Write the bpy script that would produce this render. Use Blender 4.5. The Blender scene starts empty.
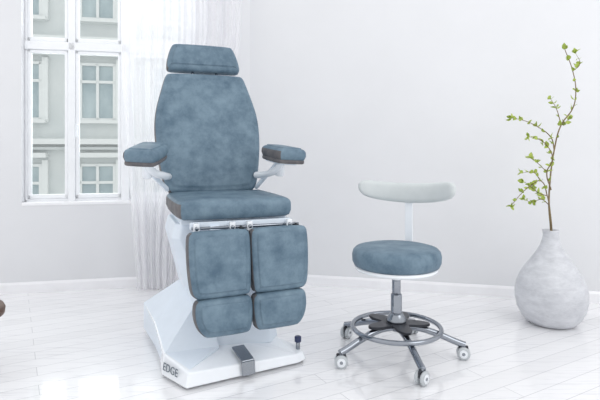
import bpy, bmesh, math, random
from mathutils import Vector, Matrix, Euler
random.seed(7)
sc = bpy.context.scene
sc.view_settings.view_transform = 'Standard'
sc.view_settings.look = 'None'

def lin(c):
    out = []
    for v in c:
        v /= 255.0
        out.append(v/12.92 if v <= 0.04045 else ((v+0.055)/1.055)**2.4)
    return (out[0], out[1], out[2], 1)

def mat(name, rgb, rough=0.5, metal=0.0, rgb2=None, scale=8, bump=0.0, bscale=200, spec=0.5, lo=0.35, hi=0.65, coat=0):
    m = bpy.data.materials.new(name); m.use_nodes = True
    nt = m.node_tree; b = nt.nodes['Principled BSDF']
    b.inputs['Base Color'].default_value = lin(rgb)
    b.inputs['Roughness'].default_value = rough
    b.inputs['Metallic'].default_value = metal
    b.inputs['Specular IOR Level'].default_value = spec
    b.inputs['Coat Weight'].default_value = coat
    tc = nt.nodes.new('ShaderNodeTexCoord')
    n = nt.nodes.new('ShaderNodeTexNoise'); n.inputs['Scale'].default_value = scale
    n.inputs['Detail'].default_value = 6; n.inputs['Roughness'].default_value = 0.65
    nt.links.new(tc.outputs['Object'], n.inputs['Vector'])
    r = nt.nodes.new('ShaderNodeValToRGB')
    r.color_ramp.elements[0].position = lo; r.color_ramp.elements[1].position = hi
    r.color_ramp.elements[0].color = lin(rgb)
    r.color_ramp.elements[1].color = lin(rgb2 if rgb2 else [min(255, v*1.02) for v in rgb])
    nt.links.new(n.outputs['Fac'], r.inputs['Fac'])
    nt.links.new(r.outputs['Color'], b.inputs['Base Color'])
    if bump > 0:
        n2 = nt.nodes.new('ShaderNodeTexNoise'); n2.inputs['Scale'].default_value = bscale
        n2.inputs['Detail'].default_value = 4
        nt.links.new(tc.outputs['Object'], n2.inputs['Vector'])
        bp = nt.nodes.new('ShaderNodeBump'); bp.inputs['Strength'].default_value = bump
        bp.inputs['Distance'].default_value = 0.004
        nt.links.new(n2.outputs['Fac'], bp.inputs['Height'])
        nt.links.new(bp.outputs['Normal'], b.inputs['Normal'])
    return m

M_leather = mat('leather_blue', (78,101,119), 0.5, rgb2=(120,142,157), scale=11, bump=0.35, bscale=55, spec=0.3, lo=.3, hi=.7)
M_leatherS = mat('leather_taupe_shade', (86,86,90), 0.55, rgb2=(114,111,112), scale=14, bump=0.3, bscale=70, spec=0.25)  # shade on the cushions' left sides put into the colour; also armrest underpads
M_white = mat('white_lacquer', (236,240,245), 0.25, coat=0.3)
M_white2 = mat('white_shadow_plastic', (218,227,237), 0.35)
M_chrome = mat('chrome', (145,150,158), 0.12, 1.0)
M_steel = mat('steel', (145,150,157), 0.25, 1.0)
M_dark = mat('dark_metal', (58,60,66), 0.3, 0.6)
M_letter = mat('lettering_grey', (92,104,116), 0.5)
M_black = mat('black_plastic', (24,26,32), 0.4)
M_blueknob = mat('blue_plastic', (30,44,84), 0.3)
M_wheel = mat('wheel_rubber', (186,191,195), 0.45)
M_pad = mat('backrest_pale_vinyl', (196,202,203), 0.4, rgb2=(204,209,210))
M_stem = mat('branch_bark', (112,96,70), 0.8, rgb2=(136,120,88), scale=60)
M_leaf = mat('leaf_green', (136,158,58), 0.5, rgb2=(178,194,92), scale=30)
M_wood = mat('brown_wood', (82,60,50), 0.5, rgb2=(104,78,64), scale=20)
M_trim = mat('trim_white', (240,240,243), 0.35)
M_frame = mat('window_paint', (238,240,243), 0.35)

def obj(name, me, m, parent=None, loc=(0,0,0), rot=(0,0,0), smooth=False):
    ob = bpy.data.objects.new(name, me)
    sc.collection.objects.link(ob)
    if m is not None and len(me.materials) == 0: me.materials.append(m)
    if parent: ob.parent = parent
    ob.location = loc; ob.rotation_euler = rot
    if smooth and hasattr(me, 'polygons'):
        for p in me.polygons: p.use_smooth = True
    return ob

def empty(name, loc=(0,0,0), rz=0):
    e = bpy.data.objects.new(name, None); sc.collection.objects.link(e)
    e.location = loc; e.rotation_euler = (0,0,rz); e.empty_display_size = 0.1
    return e

def mesh(name, verts, faces):
    me = bpy.data.meshes.new(name); me.from_pydata([tuple(v) for v in verts], [], faces); 
    bm = bmesh.new(); bm.from_mesh(me); bmesh.ops.recalc_face_normals(bm, faces=bm.faces); bm.to_mesh(me); bm.free()
    return me

def bevel(ob, w, seg=3):
    md = ob.modifiers.new('bevel', 'BEVEL'); md.width = w; md.segments = seg; md.limit_method = 'ANGLE'; md.angle_limit = math.radians(25)
    md.harden_normals = False
    return ob

def box(name, size, loc, m, parent=None, rot=(0,0,0), bv=0.0):
    x,y,z = [s/2 for s in size]
    vs = [(-x,-y,-z),(x,-y,-z),(x,y,-z),(-x,y,-z),(-x,-y,z),(x,-y,z),(x,y,z),(-x,y,z)]
    fs = [(0,1,2,3),(4,5,6,7),(0,1,5,4),(1,2,6,5),(2,3,7,6),(3,0,4,7)]
    ob = obj(name, mesh(name, vs, fs), m, parent, loc, rot)
    if bv: bevel(ob, bv)
    return ob

def lathe(name, prof, m, parent=None, loc=(0,0,0), rot=(0,0,0), n=64):
    vs=[]; fs=[]
    for r,z in prof:
        for i in range(n):
            a = 2*math.pi*i/n; vs.append((max(r,1e-5)*math.cos(a), max(r,1e-5)*math.sin(a), z))
    for j in range(len(prof)-1):
        for i in range(n):
            k=(i+1)%n; fs.append((j*n+i, j*n+k, (j+1)*n+k, (j+1)*n+i))
    fs.append(tuple(range(n))); fs.append(tuple(range((len(prof)-1)*n, len(prof)*n)))
    ob = obj(name, mesh(name, vs, fs), m, parent, loc, rot, smooth=True)
    return ob

def cyl(name, r, p0, p1, m, parent=None, r2=None, n=32):
    p0=Vector(p0); p1=Vector(p1); d=p1-p0; L=d.length
    q = d.to_track_quat('Z','Y').to_euler()
    r2 = r if r2 is None else r2
    b = min(r,r2)*0.15
    ob = lathe(name, [(r-b,0),(r,b),(r2,L-b),(r2-b,L)], m, parent, p0, q, n)
    return ob

def tube(name, pts, r, m, parent=None, closed=False, smooth=True, radii=None, loc=(0,0,0), rot=(0,0,0)):
    cu = bpy.data.curves.new(name, 'CURVE'); cu.dimensions='3D'
    cu.bevel_depth = r; cu.bevel_resolution = 5; cu.resolution_u = 8; cu.use_fill_caps = True
    if smooth:
        sp = cu.splines.new('BEZIER'); sp.bezier_points.add(len(pts)-1)
        for i,p in enumerate(pts):
            bp = sp.bezier_points[i]; bp.co = p; bp.handle_left_type='AUTO'; bp.handle_right_type='AUTO'
            if radii: bp.radius = radii[i]
    else:
        sp = cu.splines.new('POLY'); sp.points.add(len(pts)-1)
        for i,p in enumerate(pts):
            sp.points[i].co = (p[0],p[1],p[2],1)
            if radii: sp.points[i].radius = radii[i]
    sp.use_cyclic_u = closed
    ob = bpy.data.objects.new(name, cu); sc.collection.objects.link(ob)
    cu.materials.append(m)
    if parent: ob.parent = parent
    ob.location = loc; ob.rotation_euler = rot
    return ob

def chaikin(p, it=3):
    for _ in range(it):
        q=[]
        for i in range(len(p)):
            a=p[i]; b=p[(i+1)%len(p)]
            q.append((a[0]*.75+b[0]*.25, a[1]*.75+b[1]*.25)); q.append((a[0]*.25+b[0]*.75, a[1]*.25+b[1]*.75))
        p=q
    # even resampling
    L=[0]
    for i in range(len(p)):
        a=p[i]; b=p[(i+1)%len(p)]; L.append(L[-1]+math.hypot(b[0]-a[0],b[1]-a[1]))
    n=max(60,int(L[-1]/.008)); out=[]; j=0
    for k in range(n):
        s=L[-1]*k/n
        while L[j+1]<s: j+=1
        t=(s-L[j])/max(1e-9,L[j+1]-L[j]); a=p[j]; b=p[(j+1)%len(p)]
        out.append((a[0]+(b[0]-a[0])*t, a[1]+(b[1]-a[1])*t))
    return out

def offset(p, d):
    area = sum(p[i][0]*p[(i+1)%len(p)][1]-p[(i+1)%len(p)][0]*p[i][1] for i in range(len(p)))
    s = 1 if area>0 else -1
    out=[]
    for i in range(len(p)):
        a=p[i-1]; b=p[(i+1)%len(p)]
        t=Vector((b[0]-a[0], b[1]-a[1])); t.normalize()
        n=Vector((-t.y,t.x))*s
        out.append((p[i][0]+n.x*d, p[i][1]+n.y*d))
    return out

def cushion(name, outline, t, m, parent, loc=(0,0,0), rot=(0,0,0), r=0.02, crown=0.012, side=None, it=3):
    p = chaikin(outline, it)
    cx = (min(a[0] for a in p)+max(a[0] for a in p))/2; cz = (min(a[1] for a in p)+max(a[1] for a in p))/2
    area = sum(p[i][0]*p[(i+1)%len(p)][1]-p[(i+1)%len(p)][0]*p[i][1] for i in range(len(p)))
    sg = 1 if area>0 else -1
    edges=[]
    for i in range(len(outline)):
        a=outline[i]; b=outline[(i+1)%len(outline)]
        dx,dz=b[0]-a[0],b[1]-a[1]; L=math.hypot(dx,dz)
        if L<1e-6: continue
        edges.append((a[0],a[1],-dz/L*sg,dx/L*sg,L))
    def phi(x,z):
        s_=0
        for ax,az,nx,nz,L in edges:
            d=max(1e-4,(x-ax)*nx+(z-az)*nz-r*.6); s_+=L/(d*d)
        return 1/math.sqrt(s_)
    phi0=phi(cx,cz)
    def g(x,z):
        q=min(1.2,phi(x,z)/phi0); return (1-math.exp(-2.0*q))/(1-math.exp(-2.0))
    rings=[]
    h=t/2
    def sc_(q,f): return [(cx+(a[0]-cx)*f, cz+(a[1]-cz)*f) for a in q]
    def relax(q,n_):
        for _ in range(n_):
            q=[((q[i-1][0]+q[i][0]*2+q[(i+1)%len(q)][0])/4,(q[i-1][1]+q[i][1]*2+q[(i+1)%len(q)][1])/4) for i in range(len(q))]
        return q
    pr = offset(p, r)
    for f in (0.3,0.7): rings.append((sc_(pr,f), h, 0))
    rings.append((pr, h, 0))
    rings.append((offset(p,r*.3), h-r*.3, 0))
    rings.append((p, h-r, 0))
    i_side = len(rings)-1
    K=6
    for k in range(K+1):
        a=math.pi/2*k/K
        rings.append((offset(p, r*(1-math.cos(a))), -h+r-r*math.sin(a), 0))
    for f in (0.985,0.96,0.93,0.9,0.86,0.8,0.74,0.67,0.6,0.5,0.4,0.3,0.2,0.1,0.04): rings.append((relax(sc_(pr,f),int(60*(1-f))), -h, f))
    n=len(p); vs=[]; fs=[]
    for q,y,f in rings:
        for a in q:
            yy = y-crown*g(a[0],a[1]) if f else y
            vs.append((a[0], yy, a[1]))
    sidef=[]
    for j in range(len(rings)-1):
        for i in range(n):
            k=(i+1)%n; fs.append((j*n+i,j*n+k,(j+1)*n+k,(j+1)*n+i))
            if i_side-1 <= j <= i_side+2 : sidef.append(len(fs)-1)
    fs.append(tuple(range(n))); fs.append(tuple(range((len(rings)-1)*n, len(rings)*n)))
    me = mesh(name, vs, fs)
    ob = obj(name, me, m, parent, loc, rot, smooth=True)
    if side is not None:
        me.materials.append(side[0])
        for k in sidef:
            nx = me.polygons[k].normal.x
            if side[1]=='all' or (side[1]=='left' and nx < -0.45): me.polygons[k].material_index = 1  # left-facing faces take the painted shade tone
    return ob

# ---------------------------------------------------------------- room
C = Vector((-0.382, 3.817, 0)); U = Vector((-0.98, -0.199, 0)).normalized()
NL = Vector((U.y, -U.x, 0));  NL = NL if NL.y < 0 else -NL
V = Vector((2.342, -0.55, 0)).normalized()
NB = Vector((V.y, -V.x, 0)); NB = NB if NB.y < 0 else -NB
H = 2.9
M_wall = mat('wall_paint', (222,223,226), 0.7, rgb2=(225,226,229), scale=1.5, bump=0.03, bscale=60, spec=0.2)
T=0.16
def wallpiece(name, vsegs):
    vs=[]; fs=[]
    for s0,s1,z0,z1 in vsegs:
        b=len(vs)
        for d in (0,-T):
            for s,z in ((s0,z0),(s1,z0),(s1,z1),(s0,z1)):
                p = C+U*s+NL*d; vs.append((p.x,p.y,z))
        fs += [(b,b+1,b+2,b+3),(b+4,b+5,b+6,b+7),(b,b+1,b+5,b+4),(b+1,b+2,b+6,b+5),(b+2,b+3,b+7,b+6),(b+3,b,b+4,b+7)]
    return obj(name, mesh(name, vs, fs), M_wall)
W0,W1,Z0,Z1 = 0.45,1.60,0.62,2.66
wallpiece('wall_left', [(0,W0,0,H),(W1,3.2,0,H),(W0,W1,0,Z0),(W0,W1,Z1,H)])
Lb=3.6
vs=[]
for d in (0,-T):
    for s,z in ((-0.0,0),(Lb,0),(Lb,H),(-0.0,H)):
        p=C+V*s+NB*d; vs.append((p.x,p.y,z))
obj('wall_back', mesh('wall_back', vs, [(0,1,2,3),(4,5,6,7),(0,1,5,4),(1,2,6,5),(2,3,7,6),(3,0,4,7)]), M_wall)

def board(name, A, D, N, s0, s1, h, t, m):
    vs=[]
    prof=[(0,0),(t,0),(t,h*.8),(t*.5,h),(0,h)]
    for s in (s0,s1):
        for d,z in prof:
            p=A+D*s+N*d; vs.append((p.x,p.y,z))
    k=len(prof)
    fs=[tuple(range(k)),tuple(range(k,2*k))]+[(i,(i+1)%k,k+(i+1)%k,k+i) for i in range(k)]
    return obj(name, mesh(name,vs,fs), m)
board('baseboard_back', C, V, NB, 0.0, Lb, 0.075, 0.014, M_trim)
board('baseboard_left', C, U, NL, 0.0, 3.2, 0.075, 0.014, M_trim)

# floor
Le = C+U*3.2; Re = C+V*Lb
fp = [(C.x,C.y),(Le.x,Le.y),(Le.x,-1.2),(Re.x,-1.2),(Re.x,Re.y)]
vs=[(x,y,0) for x,y in fp]+[(x,y,-0.08) for x,y in fp]
k=len(fp)
me=mesh('floor', vs, [tuple(range(k)),tuple(range(k,2*k))]+[(i,(i+1)%k,k+(i+1)%k,k+i) for i in range(k)])
M_floor = bpy.data.materials.new('white_floorboards'); M_floor.use_nodes=True
nt=M_floor.node_tree; b=nt.nodes['Principled BSDF']
tc=nt.nodes.new('ShaderNodeTexCoord'); mp=nt.nodes.new('ShaderNodeMapping'); mp.inputs['Rotation'].default_value=(0,0,math.radians(-30)); mp.inputs['Location'].default_value=(20.3,20.4,0)
nt.links.new(tc.outputs['Object'], mp.inputs['Vector'])
br=nt.nodes.new('ShaderNodeTexBrick'); br.inputs['Scale'].default_value=1.0
br.inputs['Brick Width'].default_value=1.7; br.inputs['Row Height'].default_value=0.10
br.inputs['Mortar Size'].default_value=0.0018; br.inputs['Mortar Smooth'].default_value=0.3
br.inputs['Color1'].default_value=lin((239,239,241)); br.inputs['Color2'].default_value=lin((245,245,247)); br.inputs['Mortar'].default_value=lin((204,204,208))
br.offset=0.37
nt.links.new(mp.outputs['Vector'], br.inputs['Vector'])
mp2=nt.nodes.new('ShaderNodeMapping'); mp2.inputs['Rotation'].default_value=(0,0,math.radians(-30)); mp2.inputs['Scale'].default_value=(1.5,22,1)
nt.links.new(tc.outputs['Object'], mp2.inputs['Vector'])
nz=nt.nodes.new('ShaderNodeTexNoise'); nz.inputs['Scale'].default_value=2.5; nz.inputs['Detail'].default_value=8; nz.inputs['Roughness'].default_value=.7
nt.links.new(mp2.outputs['Vector'], nz.inputs['Vector'])
rr=nt.nodes.new('ShaderNodeValToRGB'); rr.color_ramp.elements[0].position=.3; rr.color_ramp.elements[1].position=.48
rr.color_ramp.elements[0].color=lin((224,224,227)); rr.color_ramp.elements[1].color=(1,1,1,1)
nt.links.new(nz.outputs['Fac'], rr.inputs['Fac'])
mx=nt.nodes.new('ShaderNodeMix'); mx.data_type='RGBA'; mx.blend_type='MULTIPLY'; mx.inputs[0].default_value=0.8
nt.links.new(br.outputs['Color'], mx.inputs[6]); nt.links.new(rr.outputs['Color'], mx.inputs[7])
nt.links.new(mx.outputs[2], b.inputs['Base Color'])
b.inputs['Roughness'].default_value=.25; b.inputs['Specular IOR Level'].default_value=.6
b.inputs['Coat Weight'].default_value=1.0; b.inputs['Coat Roughness'].default_value=.07; b.inputs['Coat IOR'].default_value=1.7
bp=nt.nodes.new('ShaderNodeBump'); bp.inputs['Strength'].default_value=.2; bp.inputs['Distance'].default_value=.002
nt.links.new(nz.outputs['Fac'], bp.inputs['Height']); nt.links.new(bp.outputs['Normal'], b.inputs['Normal'])
obj('floor', me, M_floor)

# ---------------------------------------------------------------- window
ang = math.atan2(-U.y, -U.x)
O = C+U*((W0+W1)/2)
win = empty('window_1', (O.x,O.y,0), ang)
def wx(s): return (W0+W1)/2 - s
def bar(name, x0,x1,z0,z1, y0=0.07,y1=0.12, m=M_frame):
    return box(name, (x1-x0,y1-y0,z1-z0), ((x0+x1)/2,(y0+y1)/2,(z0+z1)/2), m, win, bv=0.006)
hw=(W1-W0)/2
zt=1.75
bar('frame_bottom',-hw,hw,Z0,Z0+.03); bar('frame_top',-hw,hw,Z1-.04,Z1)
bar('frame_left',-hw,-hw+.02,Z0,Z1); bar('frame_right',hw-.04,hw,Z0,Z1)
m1=wx(1.285); m2=wx(0.915)
bar('mullion_1',m1-.025,m1+.025,Z0,Z1,0.055,0.125); bar('mullion_2',m2-.03,m2+.03,Z0,Z1,0.055,0.125)
bar('transom',-hw,hw,zt-.03,zt+.03,0.055,0.125)
M_glass = bpy.data.materials.new('window_glass'); M_glass.use_nodes=True
nt=M_glass.node_tree; nt.nodes.clear()
o=nt.nodes.new('ShaderNodeOutputMaterial'); t_=nt.nodes.new('ShaderNodeBsdfTransparent'); g=nt.nodes.new('ShaderNodeBsdfGlossy'); g.inputs['Roughness'].default_value=.02
t_.inputs['Color'].default_value=(0.97,0.985,0.98,1)
ms=nt.nodes.new('ShaderNodeMixShader'); ms.inputs[0].default_value=.06
nt.links.new(t_.outputs[0],ms.inputs[1]); nt.links.new(g.outputs[0],ms.inputs[2]); nt.links.new(ms.outputs[0],o.inputs['Surface'])
cols=[(-hw+.02,m1-.025),(m1+.025,m2-.03),(m2+.03,hw-.04)]
i=0
for x0,x1 in cols:
    for z0,z1 in ((Z0+.03,zt-.03),(zt+.03,Z1-.04)):
        i+=1; w=.024
        bar('sash_%d_l'%i,x0,x0+w,z0,z1,.065,.1); bar('sash_%d_r'%i,x1-w,x1,z0,z1,.065,.1)
        bar('sash_%d_b'%i,x0,x1,z0,z0+w*1.3,.065,.1); bar('sash_%d_t'%i,x0,x1,z1-w,z1,.065,.1)
        box('pane_%d'%i,(x1-x0-2*w,.004,z1-z0-2*w),((x0+x1)/2,.083,(z0+z1)/2),M_glass,win)
cyl('handle_base',.008,(m1+.04,.065,1.18),(m1+.04,.03,1.18),M_white,win,n=16)
box('handle',(.014,.012,.1),(m1+.04,.03,1.14),M_white,win,bv=.004)
box('sill',(W1-W0-.004,.12,.022),(0,.055,Z0-.0),M_trim,win,bv=.005)

# ---------------------------------------------------------------- building outside
M_fac = mat('plaster_facade',(194,201,202),.9,rgb2=(207,212,212),scale=.8)
M_led = mat('stucco_ledge',(218,222,222),.9)
M_pane = mat('facade_glass',(132,152,160),.15,rgb2=(172,188,192),scale=.9)
bld = empty('apartment_building',(-6.06,15.0,0),ang)
box('plaster_wall',(22,.6,17),(0,.32,1.4),M_fac,bld)
for c in range(-4,5):
    x=c*2.05
    for r_ in range(-2,4):
        zb=1.9+3.0*r_; zc=zb+.83
        if zc>9 or zc<-6.5: continue
        n='bay_%d_%d_'%(c+4,r_+2)
        box(n+'glass',(.95,.04,1.65),(x,.0,zc),M_pane,bld)
        for dx in (-.475,0,.475): box(n+'stile%d'%int(dx*100),(.08,.1,1.7),(x+dx,-.03,zc),M_led,bld)
        for dz in (-.82,.3,.82): box(n+'rail%d'%int(dz*100),(1.0,.1,.08),(x,-.03,zc+dz),M_led,bld)
        box(n+'sill',(1.3,.3,.1),(x,-.1,zb-.06),M_led,bld)
        box(n+'hood',(1.35,.35,.14),(x,-.12,zb+1.95),M_led,bld)
        box(n+'surround_l',(.16,.14,1.9),(x-.6,-.03,zc+.03),M_led,bld)
        box(n+'surround_r',(.16,.14,1.9),(x+.6,-.03,zc+.03),M_led,bld)
for r_ in range(-2,4):
    box('cornice_%d'%(r_+2),(22,.35,.16),(0,-.12,1.25+3*r_),M_led,bld)
    box('cornice_low_%d'%(r_+2),(22,.2,.08),(0,-.05,1.05+3*r_),M_fac,bld)
M_st=mat('street_stone',(200,200,198),.9)
obj('street_ground', mesh('street_ground',[(-30,4.5,-7.1),(20,4.5,-7.1),(20,30,-7.1),(-30,30,-7.1)],[(0,1,2,3)]), M_st)

# ---------------------------------------------------------------- curtain
M_cur = bpy.data.materials.new('sheer_curtain_fabric'); M_cur.use_nodes=True
nt=M_cur.node_tree; nt.nodes.clear()
o=nt.nodes.new('ShaderNodeOutputMaterial'); d=nt.nodes.new('ShaderNodeBsdfDiffuse'); tl=nt.nodes.new('ShaderNodeBsdfTranslucent'); tp=nt.nodes.new('ShaderNodeBsdfTransparent')
d.inputs['Color'].default_value=lin((245,245,248)); tl.inputs['Color'].default_value=lin((248,248,250))
a1=nt.nodes.new('ShaderNodeMixShader'); a1.inputs[0].default_value=.4
a2=nt.nodes.new('ShaderNodeMixShader')
wv=nt.nodes.new('ShaderNodeTexNoise'); wv.inputs['Scale'].default_value=260
mr=nt.nodes.new('ShaderNodeMapRange'); mr.inputs[3].default_value=.15; mr.inputs[4].default_value=.35
nt.links.new(wv.outputs['Fac'],mr.inputs[0]); nt.links.new(mr.outputs[0],a2.inputs[0])
nt.links.new(d.outputs[0],a1.inputs[1]); nt.links.new(tl.outputs[0],a1.inputs[2]); nt.links.new(a1.outputs[0],a2.inputs[1]); nt.links.new(tp.outputs[0],a2.inputs[2]); nt.links.new(a2.outputs[0],o.inputs['Surface'])
vs=[];fs=[]; NU=240; NZ=60
def lerp(a,b,t): return a+(b-a)*t
for j in range(NZ+1):
    z=0.006+ (2.75-0.006)*j/NZ
    f=z/2.75
    e=min(1,max(0,(z-0.0)/2.0)); e=e*e*(3-2*e)
    sl=lerp(.81,.92,min(1,z/1.6)); srr=lerp(.46,.075,e)
    for i in range(NU+1):
        u=i/NU; s=lerp(sl,srr,u)
        ph=u*2*math.pi*8+ .5*math.sin(3*u*6+f*2)
        amp=lerp(.026,.026,f)
        off=.105+amp*math.sin(ph)*(0.7+.3*math.sin(u*17))+.010*math.sin(ph*2.3+z*1.5)
        off=max(.03,off)
        p=C+U*s+NL*off
        vs.append((p.x,p.y,z))
for j in range(NZ):
    for i in range(NU):
        a=j*(NU+1)+i; fs.append((a,a+1,a+NU+2,a+NU+1))
cur=empty('sheer_curtain')
obj('fabric', mesh('fabric',vs,fs), M_cur, cur, smooth=True)
p0=C+U*.08+NL*.105; p1=C+U*1.75+NL*.105
cyl('rail',.012,(p0.x,p0.y,2.765),(p1.x,p1.y,2.765),M_trim,cur)
for s in (.12,1.7):
    q0=C+U*s; q1=C+U*s+NL*.105
    cyl('bracket_%d'%int(s*10),.008,(q0.x,q0.y,2.765),(q1.x,q1.y,2.765),M_trim,cur)

# ---------------------------------------------------------------- treatment chair
TH=math.radians(20)
ch=empty('podiatry_treatment_chair',(-.387,2.536,0),TH)
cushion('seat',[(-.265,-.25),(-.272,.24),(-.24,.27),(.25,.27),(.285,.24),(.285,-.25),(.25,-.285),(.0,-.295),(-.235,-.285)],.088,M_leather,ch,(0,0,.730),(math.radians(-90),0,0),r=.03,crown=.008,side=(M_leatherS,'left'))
tilt=math.radians(-20)
by,bz=.215,.765
bx=-.022
half=[(.19,-.01),(.245,.02),(.265,.10),(.288,.24),(.296,.36),(.290,.46),(.272,.54),(.250,.62),(.228,.70),(.20,.715)]
ol=[(x,z) for x,z in half]+[(-x,z) for x,z in reversed(half)]
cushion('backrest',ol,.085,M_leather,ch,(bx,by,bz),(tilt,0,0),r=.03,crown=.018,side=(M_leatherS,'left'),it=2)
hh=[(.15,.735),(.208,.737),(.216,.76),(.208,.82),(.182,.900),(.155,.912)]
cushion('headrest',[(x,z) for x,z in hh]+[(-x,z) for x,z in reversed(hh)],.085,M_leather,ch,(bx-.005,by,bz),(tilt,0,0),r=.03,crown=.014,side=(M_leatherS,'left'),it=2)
Rb=Matrix.Rotation(tilt,3,'X')
def bk(x,y,z): 
    v=Rb@Vector((x,y,z)); return (v.x+bx, v.y+by, v.z+bz)
for sx in (-.07,.07): cyl('headrest_post_%s'%('l' if sx<0 else 'r'),.008,bk(sx,.0,.66),bk(sx,.0,.78),M_chrome,ch)
ob=box('back_shell',(.4,.03,.55),bk(0,.058,.32),M_white,ch,rot=(tilt,0,0),bv=.01)
# armrests
for sgn,nm,ax,spl,tl_ in ((-1,'left',-.372,16,7),(1,'right',.302,2,4)):
    a=math.radians(spl)*sgn
    w=.080
    ol=[(-w,-.14),(-w*1.02,.1),(-w*.8,.16),(w*.8,.16),(w*1.02,.1),(w,-.14),(w*.75,-.17),(-w*.75,-.17)]
    e=empty('armrest_%s'%nm,(ax,-.03,.983 if sgn<0 else .980)); e.parent=ch; e.rotation_euler=(math.radians(tl_),math.radians(3),a)
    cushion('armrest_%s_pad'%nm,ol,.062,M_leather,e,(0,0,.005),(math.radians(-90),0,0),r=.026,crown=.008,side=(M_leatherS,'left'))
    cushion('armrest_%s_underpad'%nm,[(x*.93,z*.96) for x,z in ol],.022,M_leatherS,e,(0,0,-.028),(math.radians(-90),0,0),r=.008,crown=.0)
    box('armrest_%s_plate'%nm,(.09,.24,.012),(0,.02,-.043),M_white2,e,bv=.004)
    x0=ax; xi=sgn*.24-.015
    tube('armrest_%s_bracket'%nm,[(x0,-.03,.94),(x0-sgn*.02,.0,.90),(xi+sgn*.03,.1,.87),(xi,.2,.86)],.019,M_white,ch)
    cyl('armrest_%s_pivot'%nm,.024,(x0,.0,.945),(x0,.02,.865),M_white,ch)
    tube('armrest_%s_brace'%nm,[(x0+sgn*.01,.04,.945),(x0-sgn*.03,.1,.88),(xi,.21,.79)],.012,M_white2,ch)
# under-seat carriage
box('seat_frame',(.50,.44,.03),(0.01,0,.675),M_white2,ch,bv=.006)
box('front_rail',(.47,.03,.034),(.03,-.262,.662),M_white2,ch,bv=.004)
cyl('hinge_tube',.007,(-.2,-.285,.652),(.30,-.285,.652),M_chrome,ch)
for i,x in enumerate((-.18,-.02,.06,.25)):
    box('hinge_lug_%d'%i,(.026,.05,.042),(x,-.28,.655),M_white,ch,bv=.004)
    cyl('hinge_bolt_%d'%i,.009,(x,-.30,.655),(x,-.312,.655),M_steel,ch,n=20)
for i,x in enumerate((.02,.285)):
    cyl('release_knob_%d'%i,.009,(x,-.27,.65),(x,-.315,.646),M_black,ch,n=24)
# leg rests
def leg(x0,x1,z0,z1,cutl,cutr):
    c=.03
    return [(x0+cutl+.02,z0),(x0+cutl,z0+.008),(x0+cutl*.4,z0+.035),(x0,z0+(z1-z0)*.5),(x0,z1-c),(x0+c*.3,z1-c*.3),(x0+c,z1),(x1-c,z1),(x1-c*.3,z1-c*.3),(x1,z1-c),(x1,z0+(z1-z0)*.5),(x1-cutr*.4,z0+.035),(x1-cutr,z0+.008),(x1-cutr-.02,z0)]
e=empty('legrest',(.0,-.325,.668)); e.parent=ch; e.rotation_euler=(math.radians(-7),0,math.radians(4))
for nm,x0,x1,cl,cr in (('left',-.232,.046,.026,.010),('right',.047,.326,.010,.026)):
    ol=leg(x0,x1,-.305,-.018,cl,cr)
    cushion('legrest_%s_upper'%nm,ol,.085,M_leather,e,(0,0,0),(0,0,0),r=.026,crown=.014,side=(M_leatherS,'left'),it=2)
    x0b=x0+(.022 if nm=='left' else 0); x1b=x1-(.0 if nm=='left' else .022)
    ol=leg(x0b,x1b,-.465,-.303,cl*1.5,cr*1.5)
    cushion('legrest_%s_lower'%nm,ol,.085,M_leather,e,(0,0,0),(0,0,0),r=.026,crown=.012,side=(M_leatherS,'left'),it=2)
    xm=(x0+x1)/2
    box('legrest_%s_arm'%nm,(.05,.022,.44),(xm,.055,-.22),M_white2,e,bv=.006)
    box('legrest_%s_back'%nm,(.18,.014,.40),(xm,.043,-.24),M_white,e,bv=.005)

def loft(name, secs, m, parent, bv=.006):
    n=len(secs[0]); vs=[v for s in secs for v in s]; fs=[tuple(range(n)), tuple(range((len(secs)-1)*n,len(secs)*n))]
    for j in range(len(secs)-1):
        for i in range(n):
            k=(i+1)%n; fs.append((j*n+i,j*n+k,(j+1)*n+k,(j+1)*n+i))
    ob=obj(name,mesh(name,vs,fs),m,parent); bevel(ob,bv,3); return ob
def sec(x0,x1,y0,y1,z,c=.04):
    return [(x0+c,y0,z),(x1-c,y0,z),(x1,y0+c,z),(x1,y1-c,z),(x1-c,y1,z),(x0+c,y1,z),(x0,y1-c,z),(x0,y0+c,z)]
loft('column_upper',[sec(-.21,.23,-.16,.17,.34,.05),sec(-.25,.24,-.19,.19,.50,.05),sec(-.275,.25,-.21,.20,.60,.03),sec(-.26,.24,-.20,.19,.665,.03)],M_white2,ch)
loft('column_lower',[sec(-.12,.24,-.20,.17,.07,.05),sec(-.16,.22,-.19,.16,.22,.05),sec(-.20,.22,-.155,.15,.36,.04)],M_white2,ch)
# base
ba=empty('base',(0.0,0.0,0)); ba.parent=ch; ba.rotation_euler=(0,0,math.radians(8))
bot=[(-.295,-.377,.012),(.24,-.37,.012),(.285,-.35,.012),(.295,-.28,.012),(.24,-.20,.012),(.22,.34,.012),(-.20,.40,.012),(-.285,.38,.012),(-.30,.1,.012),(-.355,-.198,.012)]
top=[(-.280,-.362,.07),(.23,-.36,.05),(.272,-.345,.05),(.282,-.285,.05),(.21,-.20,.08),(.20,.30,.12),(-.20,.40,.15),(-.32,.40,.17),(-.325,.1,.15),(-.345,-.190,.10)]
loft('plinth',[bot,top],M_white,ba,.006)
wv_=[(-.32,.395,.165),(-.32,.1,.148),(-.338,-.188,.10),(-.275,-.345,.072),(-.10,-.22,.10),(-.135,-.10,.33),(-.16,.12,.36),(-.12,.33,.14)]
lo_=[(x,y,.03) for x,y,z in (wv_[0],wv_[1],wv_[2],wv_[3],wv_[4],wv_[7])]
A=wv_+lo_
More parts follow.
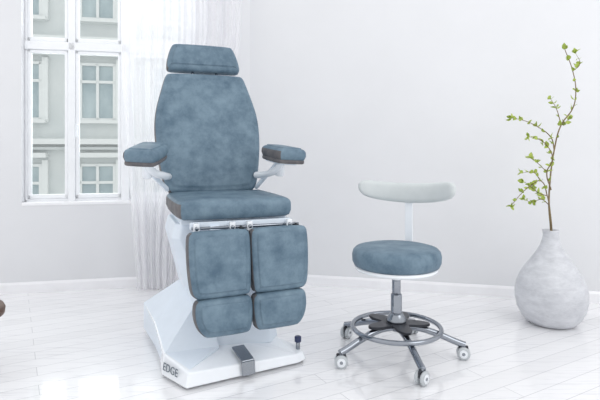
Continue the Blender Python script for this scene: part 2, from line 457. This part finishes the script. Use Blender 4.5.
obj('side_wing',mesh('side_wing',A,[(0,1,6),(1,2,5),(1,5,6),(2,3,4),(2,4,5),(0,6,7),(4,7,6,5),(0,1,9,8),(1,2,10,9),(2,3,11,10),(3,4,12,11),(4,7,13,12),(7,0,8,13),(8,9,10,11,12,13)]),M_white2,ba)
for i,(x,y) in enumerate(((-.27,-.33),(.26,-.32),(-.25,.34),(.18,.28))):
    cyl('levelling_foot_%d'%i,.022,(x,y,0),(x,y,.016),M_black,ba,n=24)
box('foot_pedal',(.06,.13,.010),(-.02,-.315,.085),M_steel,ba,rot=(math.radians(9),0,0),bv=.004)
box('foot_pedal_front',(.06,.012,.058),(-.02,-.381,.045),M_steel,ba,rot=(math.radians(-8),0,0),bv=.003)
cyl('foot_switch_stem',.01,(.262,-.31,.04),(.262,-.31,.09),M_steel,ba,n=20)
cyl('foot_switch_knob',.016,(.262,-.31,.085),(.262,-.31,.112),M_blueknob,ba,n=28)
tx=bpy.data.curves.new('side_lettering','FONT'); tx.body='EDGE'; tx.size=.046; tx.extrude=.0008; tx.materials.append(M_letter)
to=bpy.data.objects.new('side_lettering',tx); sc.collection.objects.link(to); to.parent=ba
to.location=(-.354,-.212,.042); to.rotation_euler=(math.radians(82),0,math.radians(-71)) 

# ---------------------------------------------------------------- stool
SY=math.radians(-24)
st=empty('rolling_stool',(.470,2.44,0),SY)
lathe('seat_cushion',[(.02,.435),(.19,.435),(.205,.442),(.2135,.46),(.215,.49),(.210,.510),(.197,.523),(.17,.530),(.13,.533),(.08,.535),(.01,.535)],M_leather,st)
lathe('seat_pan',[(.05,.405),(.16,.41),(.198,.42),(.203,.436),(.05,.437)],M_white,st)
cyl('gas_lift_housing',.03,(0,0,.37),(0,0,.41),M_white,st)
cyl('gas_lift_piston',.021,(0,0,.28),(0,0,.38),M_chrome,st)
cyl('gas_lift_tube',.027,(0,0,.12),(0,0,.30),M_chrome,st)
lathe('gas_lift_collar',[(.02,.15),(.045,.155),(.05,.175),(.034,.20),(.028,.21)],M_steel,st)
base0=math.radians(279)-SY
n=100; vs=[]; 
for z in (.152,.164):
    for i in range(n):
        a=2*math.pi*i/n; r_=.115+.045*math.cos(5*(a-base0)); vs.append((r_*math.cos(a),r_*math.sin(a),z))
ob=obj('hub_plate',mesh('hub_plate',vs,[tuple(range(n)),tuple(range(n,2*n))]+[(i,(i+1)%n,n+(i+1)%n,n+i) for i in range(n)]),M_dark,st); bevel(ob,.003,2)
tube('foot_ring',[(.212*math.cos(a),.212*math.sin(a),.137) for a in [2*math.pi*i/64 for i in range(64)]],.0115,M_chrome,st,closed=True,smooth=False)
for i in range(5):
    a=base0+i*2*math.pi/5; c,s=math.cos(a),math.sin(a)
    tube('leg_%d'%(i+1),[(.02*c,.02*s,.138),(.10*c,.10*s,.138),(.20*c,.20*s,.112),(.29*c,.29*s,.078),(.322*c,.322*s,.068)],.0155,M_chrome,st)
    cyl('caster_stem_%d'%(i+1),.009,(.315*c,.315*s,.045),(.315*c,.315*s,.08),M_chrome,st,n=20)
    ca=a+.6+i*.9
    d=Vector((math.cos(ca),math.sin(ca),0)); ctr=Vector((.315*c,.315*s,.031))
    for k in (-1,1):
        p0=ctr+d*(k*.006); p1=ctr+d*(k*.022)
        nm='a' if k<0 else 'b'
        cyl('caster_wheel_%d_%s'%(i+1,nm),.031,p0,p1,M_wheel,st,n=32)
        cyl('caster_rim_%d_%s'%(i+1,nm),.020,p1,p1+d*(k*.0015),M_white,st,n=24)
        cyl('caster_hub_%d_%s'%(i+1,nm),.008,p1,p1+d*(k*.003),M_steel,st,n=20)
    cyl('caster_axle_%d'%(i+1),.005,ctr-d*.02,ctr+d*.02,M_steel,st,n=12)
    box('caster_hood_%d'%(i+1),(.012,.045,.034),ctr+Vector((0,0,.018)),M_dark,st,rot=(0,0,math.atan2(d.y,d.x)),bv=.004)
box('back_post_foot',(.04,.2,.01),(.01,.15,.408),M_white,st,bv=.003)
box('back_post',(.040,.010,.37),(.01,.247,.59),M_white,st,bv=.003)
vs=[];fs=[]
N=48; R=.34; K=20
for i in range(N+1):
    t=-1+2*i/N
    a=t*math.radians(46); x=.014+R*math.sin(a); y=.236-(R-R*math.cos(a))
    edge=max(0.0,1-abs(t)**12)**.5
    hz=(.052-.008*t*t)*max(.35,edge); wy=.022*max(.3,edge)
    for k in range(K):
        b_=2*math.pi*k/K
        cx=math.copysign(abs(math.cos(b_))**.6,math.cos(b_)); sz=math.copysign(abs(math.sin(b_))**.6,math.sin(b_))
        nx,ny=math.sin(a),math.cos(a)
        vs.append((x+nx*wy*cx, y+ny*wy*cx, .772+.034*t*t+hz*sz))
for i in range(N):
    for k in range(K):
        l=(k+1)%K; fs.append((i*K+k,i*K+l,(i+1)*K+l,(i+1)*K+k))
fs.append(tuple(range(K))); fs.append(tuple(range(N*K,(N+1)*K)))
obj('back_support',mesh('back_support',vs,fs),M_pad,st,smooth=True)

# ---------------------------------------------------------------- vase with branches
va=empty('vase_with_branches',(1.455,2.9,0))
M_vase=bpy.data.materials.new('marbled_ceramic'); M_vase.use_nodes=True
nt=M_vase.node_tree; b=nt.nodes['Principled BSDF']; b.inputs['Roughness'].default_value=.4
tc=nt.nodes.new('ShaderNodeTexCoord'); mp=nt.nodes.new('ShaderNodeMapping'); mp.inputs['Scale'].default_value=(1,1,2.5)
nt.links.new(tc.outputs['Object'],mp.inputs['Vector'])
nz=nt.nodes.new('ShaderNodeTexNoise'); nz.inputs['Scale'].default_value=9; nz.inputs['Detail'].default_value=8; nz.inputs['Roughness'].default_value=.75; nz.inputs['Distortion'].default_value=.3
nt.links.new(mp.outputs['Vector'],nz.inputs['Vector'])
r=nt.nodes.new('ShaderNodeValToRGB'); r.color_ramp.elements[0].position=.3; r.color_ramp.elements[1].position=.65
r.color_ramp.elements[0].color=lin((184,186,192)); r.color_ramp.elements[1].color=lin((214,216,221))
nt.links.new(nz.outputs['Fac'],r.inputs['Fac']); nt.links.new(r.outputs['Color'],b.inputs['Base Color'])
bp=nt.nodes.new('ShaderNodeBump'); bp.inputs['Strength'].default_value=.3; bp.inputs['Distance'].default_value=.004
nt.links.new(nz.outputs['Fac'],bp.inputs['Height']); nt.links.new(bp.outputs['Normal'],b.inputs['Normal'])
pr=[(.11,.0),(.135,.006),(.165,.035),(.192,.085),(.204,.14),(.204,.185),(.196,.225),(.179,.27),(.152,.315),(.117,.36),(.085,.405),(.062,.445),(.048,.485),(.044,.51),(.047,.53),(.049,.537),(.041,.537),(.038,.51),(.042,.48),(.078,.40),(.146,.30),(.1,.1)]
pr=[(a*.95,z) for a,z in pr]
ob=lathe('vase_body',pr,M_vase,va); 
S=1/172
def bp_(px,py,dy=0): return ((px-552)*S, dy, (322-py)*S)
br=[
 ([(552,262),(552,230),(551,205),(553,180),(558,150),(564,125),(574,108),(575,92),(571,72),(564,50)],[.0,.0,.01,.02,.03,.02,0,-.02,-.03,-.02],1.0),
 ([(553,190),(548,172),(551,160),(545,147),(533,139),(524,137)],[.01,.0,-.03,-.05,-.07,-.08],.7),
 ([(558,150),(556,138),(544,126),(531,119),(521,117)],[.03,.04,.07,.1,.11],.6),
 ([(564,125),(560,108),(556,98)],[.02,.03,.05],.5),
 ([(553,262),(553,232),(550,215),(545,195),(536,180),(527,183),(517,190),(503,204)],[0,0,-.02,-.04,-.07,-.09,-.1,-.12],.75),
 ([(545,195),(534,192),(526,187),(515,180)],[-.04,-.08,-.1,-.13],.5),
 ([(536,180),(530,172),(520,172)],[-.07,-.06,-.05],.45),
 ([(551,205),(546,200),(538,203),(530,200)],[.01,.04,.06,.08],.45),
 ([(571,72),(576,66),(572,55)],[-.03,-.05,-.05],.4),
 ([(564,125),(570,122),(577,116)],[.02,.04,.06],.4),
 ([(548,172),(541,163),(536,158)],[0,.03,.05],.4),
]
lv=[];lf=[]
def leaf(p,dirv,L):
    d=Vector(dirv).normalized(); up=Vector((random.uniform(-1,1),random.uniform(-1,1),random.uniform(-1,1)))
    s=d.cross(up); 
    if s.length<.1: s=d.cross(Vector((0,0,1.1)))
    s.normalize(); n=d.cross(s); p=Vector(p); b0=len(lv)
    w=L*.36
    for t,ww in ((.0,.1),(.3,.9),(.6,1),(.85,.5),(1.0,.05)):
        c=p+d*L*t+n*(-.25*L*t*t)
        lv.extend([c-s*w*ww+n*w*.25*ww, c, c+s*w*ww+n*w*.25*ww])
    for k in range(4):
        a=b0+k*3; lf.extend([(a,a+1,a+4,a+3),(a+1,a+2,a+5,a+4)])
for i,(pts,dy,rd) in enumerate(br):
    P=[bp_(x,y,d) for (x,y),d in zip(pts,dy)]
    rad=[lerp(1,.35,k/(len(P)-1)) for k in range(len(P))]
    tube('branch_%d'%(i+1),P,.0058*rd,M_stem,va,radii=rad)
    start=5 if i==0 else (4 if i==4 else 1)
    for k in range(start,len(P)):
        a=Vector(P[k-1]); b_=Vector(P[k])
        last=(k==len(P)-1)
        for tpos,cnt in ((.5,2),(1.0,6 if last else 3)):
            q=a.lerp(b_,tpos)
            dd=(b_-a).normalized()
            for _ in range(cnt):
                rv=Vector((random.uniform(-1,1),random.uniform(-1,1),random.uniform(-.6,1)))
                leaf(q,dd*.5+rv,random.uniform(.02,.036))
obj('leaves',mesh('leaves',lv,lf),M_leaf,va,smooth=True)

# ---------------------------------------------------------------- footstool at left edge
fsx=empty('round_footstool',(-1.498,2.2,0))
lathe('top',[(.10,.245),(.155,.248),(.172,.262),(.175,.285),(.168,.300),(.1,.304),(.01,.305)],M_wood,fsx)
for i in range(3):
    a=math.radians(60+120*i); cyl('leg_%d'%(i+1),.012,(.08*math.cos(a),.08*math.sin(a),0),(.08*math.cos(a),.08*math.sin(a),.248),M_wood,fsx,r2=.016)

# ---------------------------------------------------------------- light
w=bpy.data.worlds.new('World'); sc.world=w; w.use_nodes=True
bg=w.node_tree.nodes['Background']; bg.inputs[0].default_value=(.985,.99,1,1); bg.inputs[1].default_value=1.17
def area(name,loc,target,size,sy,power,col=(1,1,1)):
    l=bpy.data.lights.new(name,'AREA'); l.shape='RECTANGLE'; l.size=size; l.size_y=sy; l.energy=power; l.color=col
    ob=bpy.data.objects.new(name,l); sc.collection.objects.link(ob); ob.location=loc
    ob.rotation_euler=(Vector(target)-Vector(loc)).to_track_quat('-Z','Y').to_euler(); return ob
area('fill_light_right',(2.6,.4,2.8),(-.2,2.6,.6),2.0,2.0,26,(1,.995,.99))  # added soft fill; the room has no such lamp
p=C+U*1.1-NL*.5
area('window_daylight',(p.x,p.y,1.9),(p.x+NL.x*3,p.y+NL.y*3,.6),1.2,2.0,20,(.97,.99,1))

cam=bpy.data.cameras.new('camera'); co=bpy.data.objects.new('camera',cam); sc.collection.objects.link(co)
co.location=(0,0,1.0); co.rotation_euler=(math.radians(90),0,0)
cam.sensor_width=36; cam.lens=30; cam.shift_y=-50/600; cam.clip_start=.05
sc.camera=co
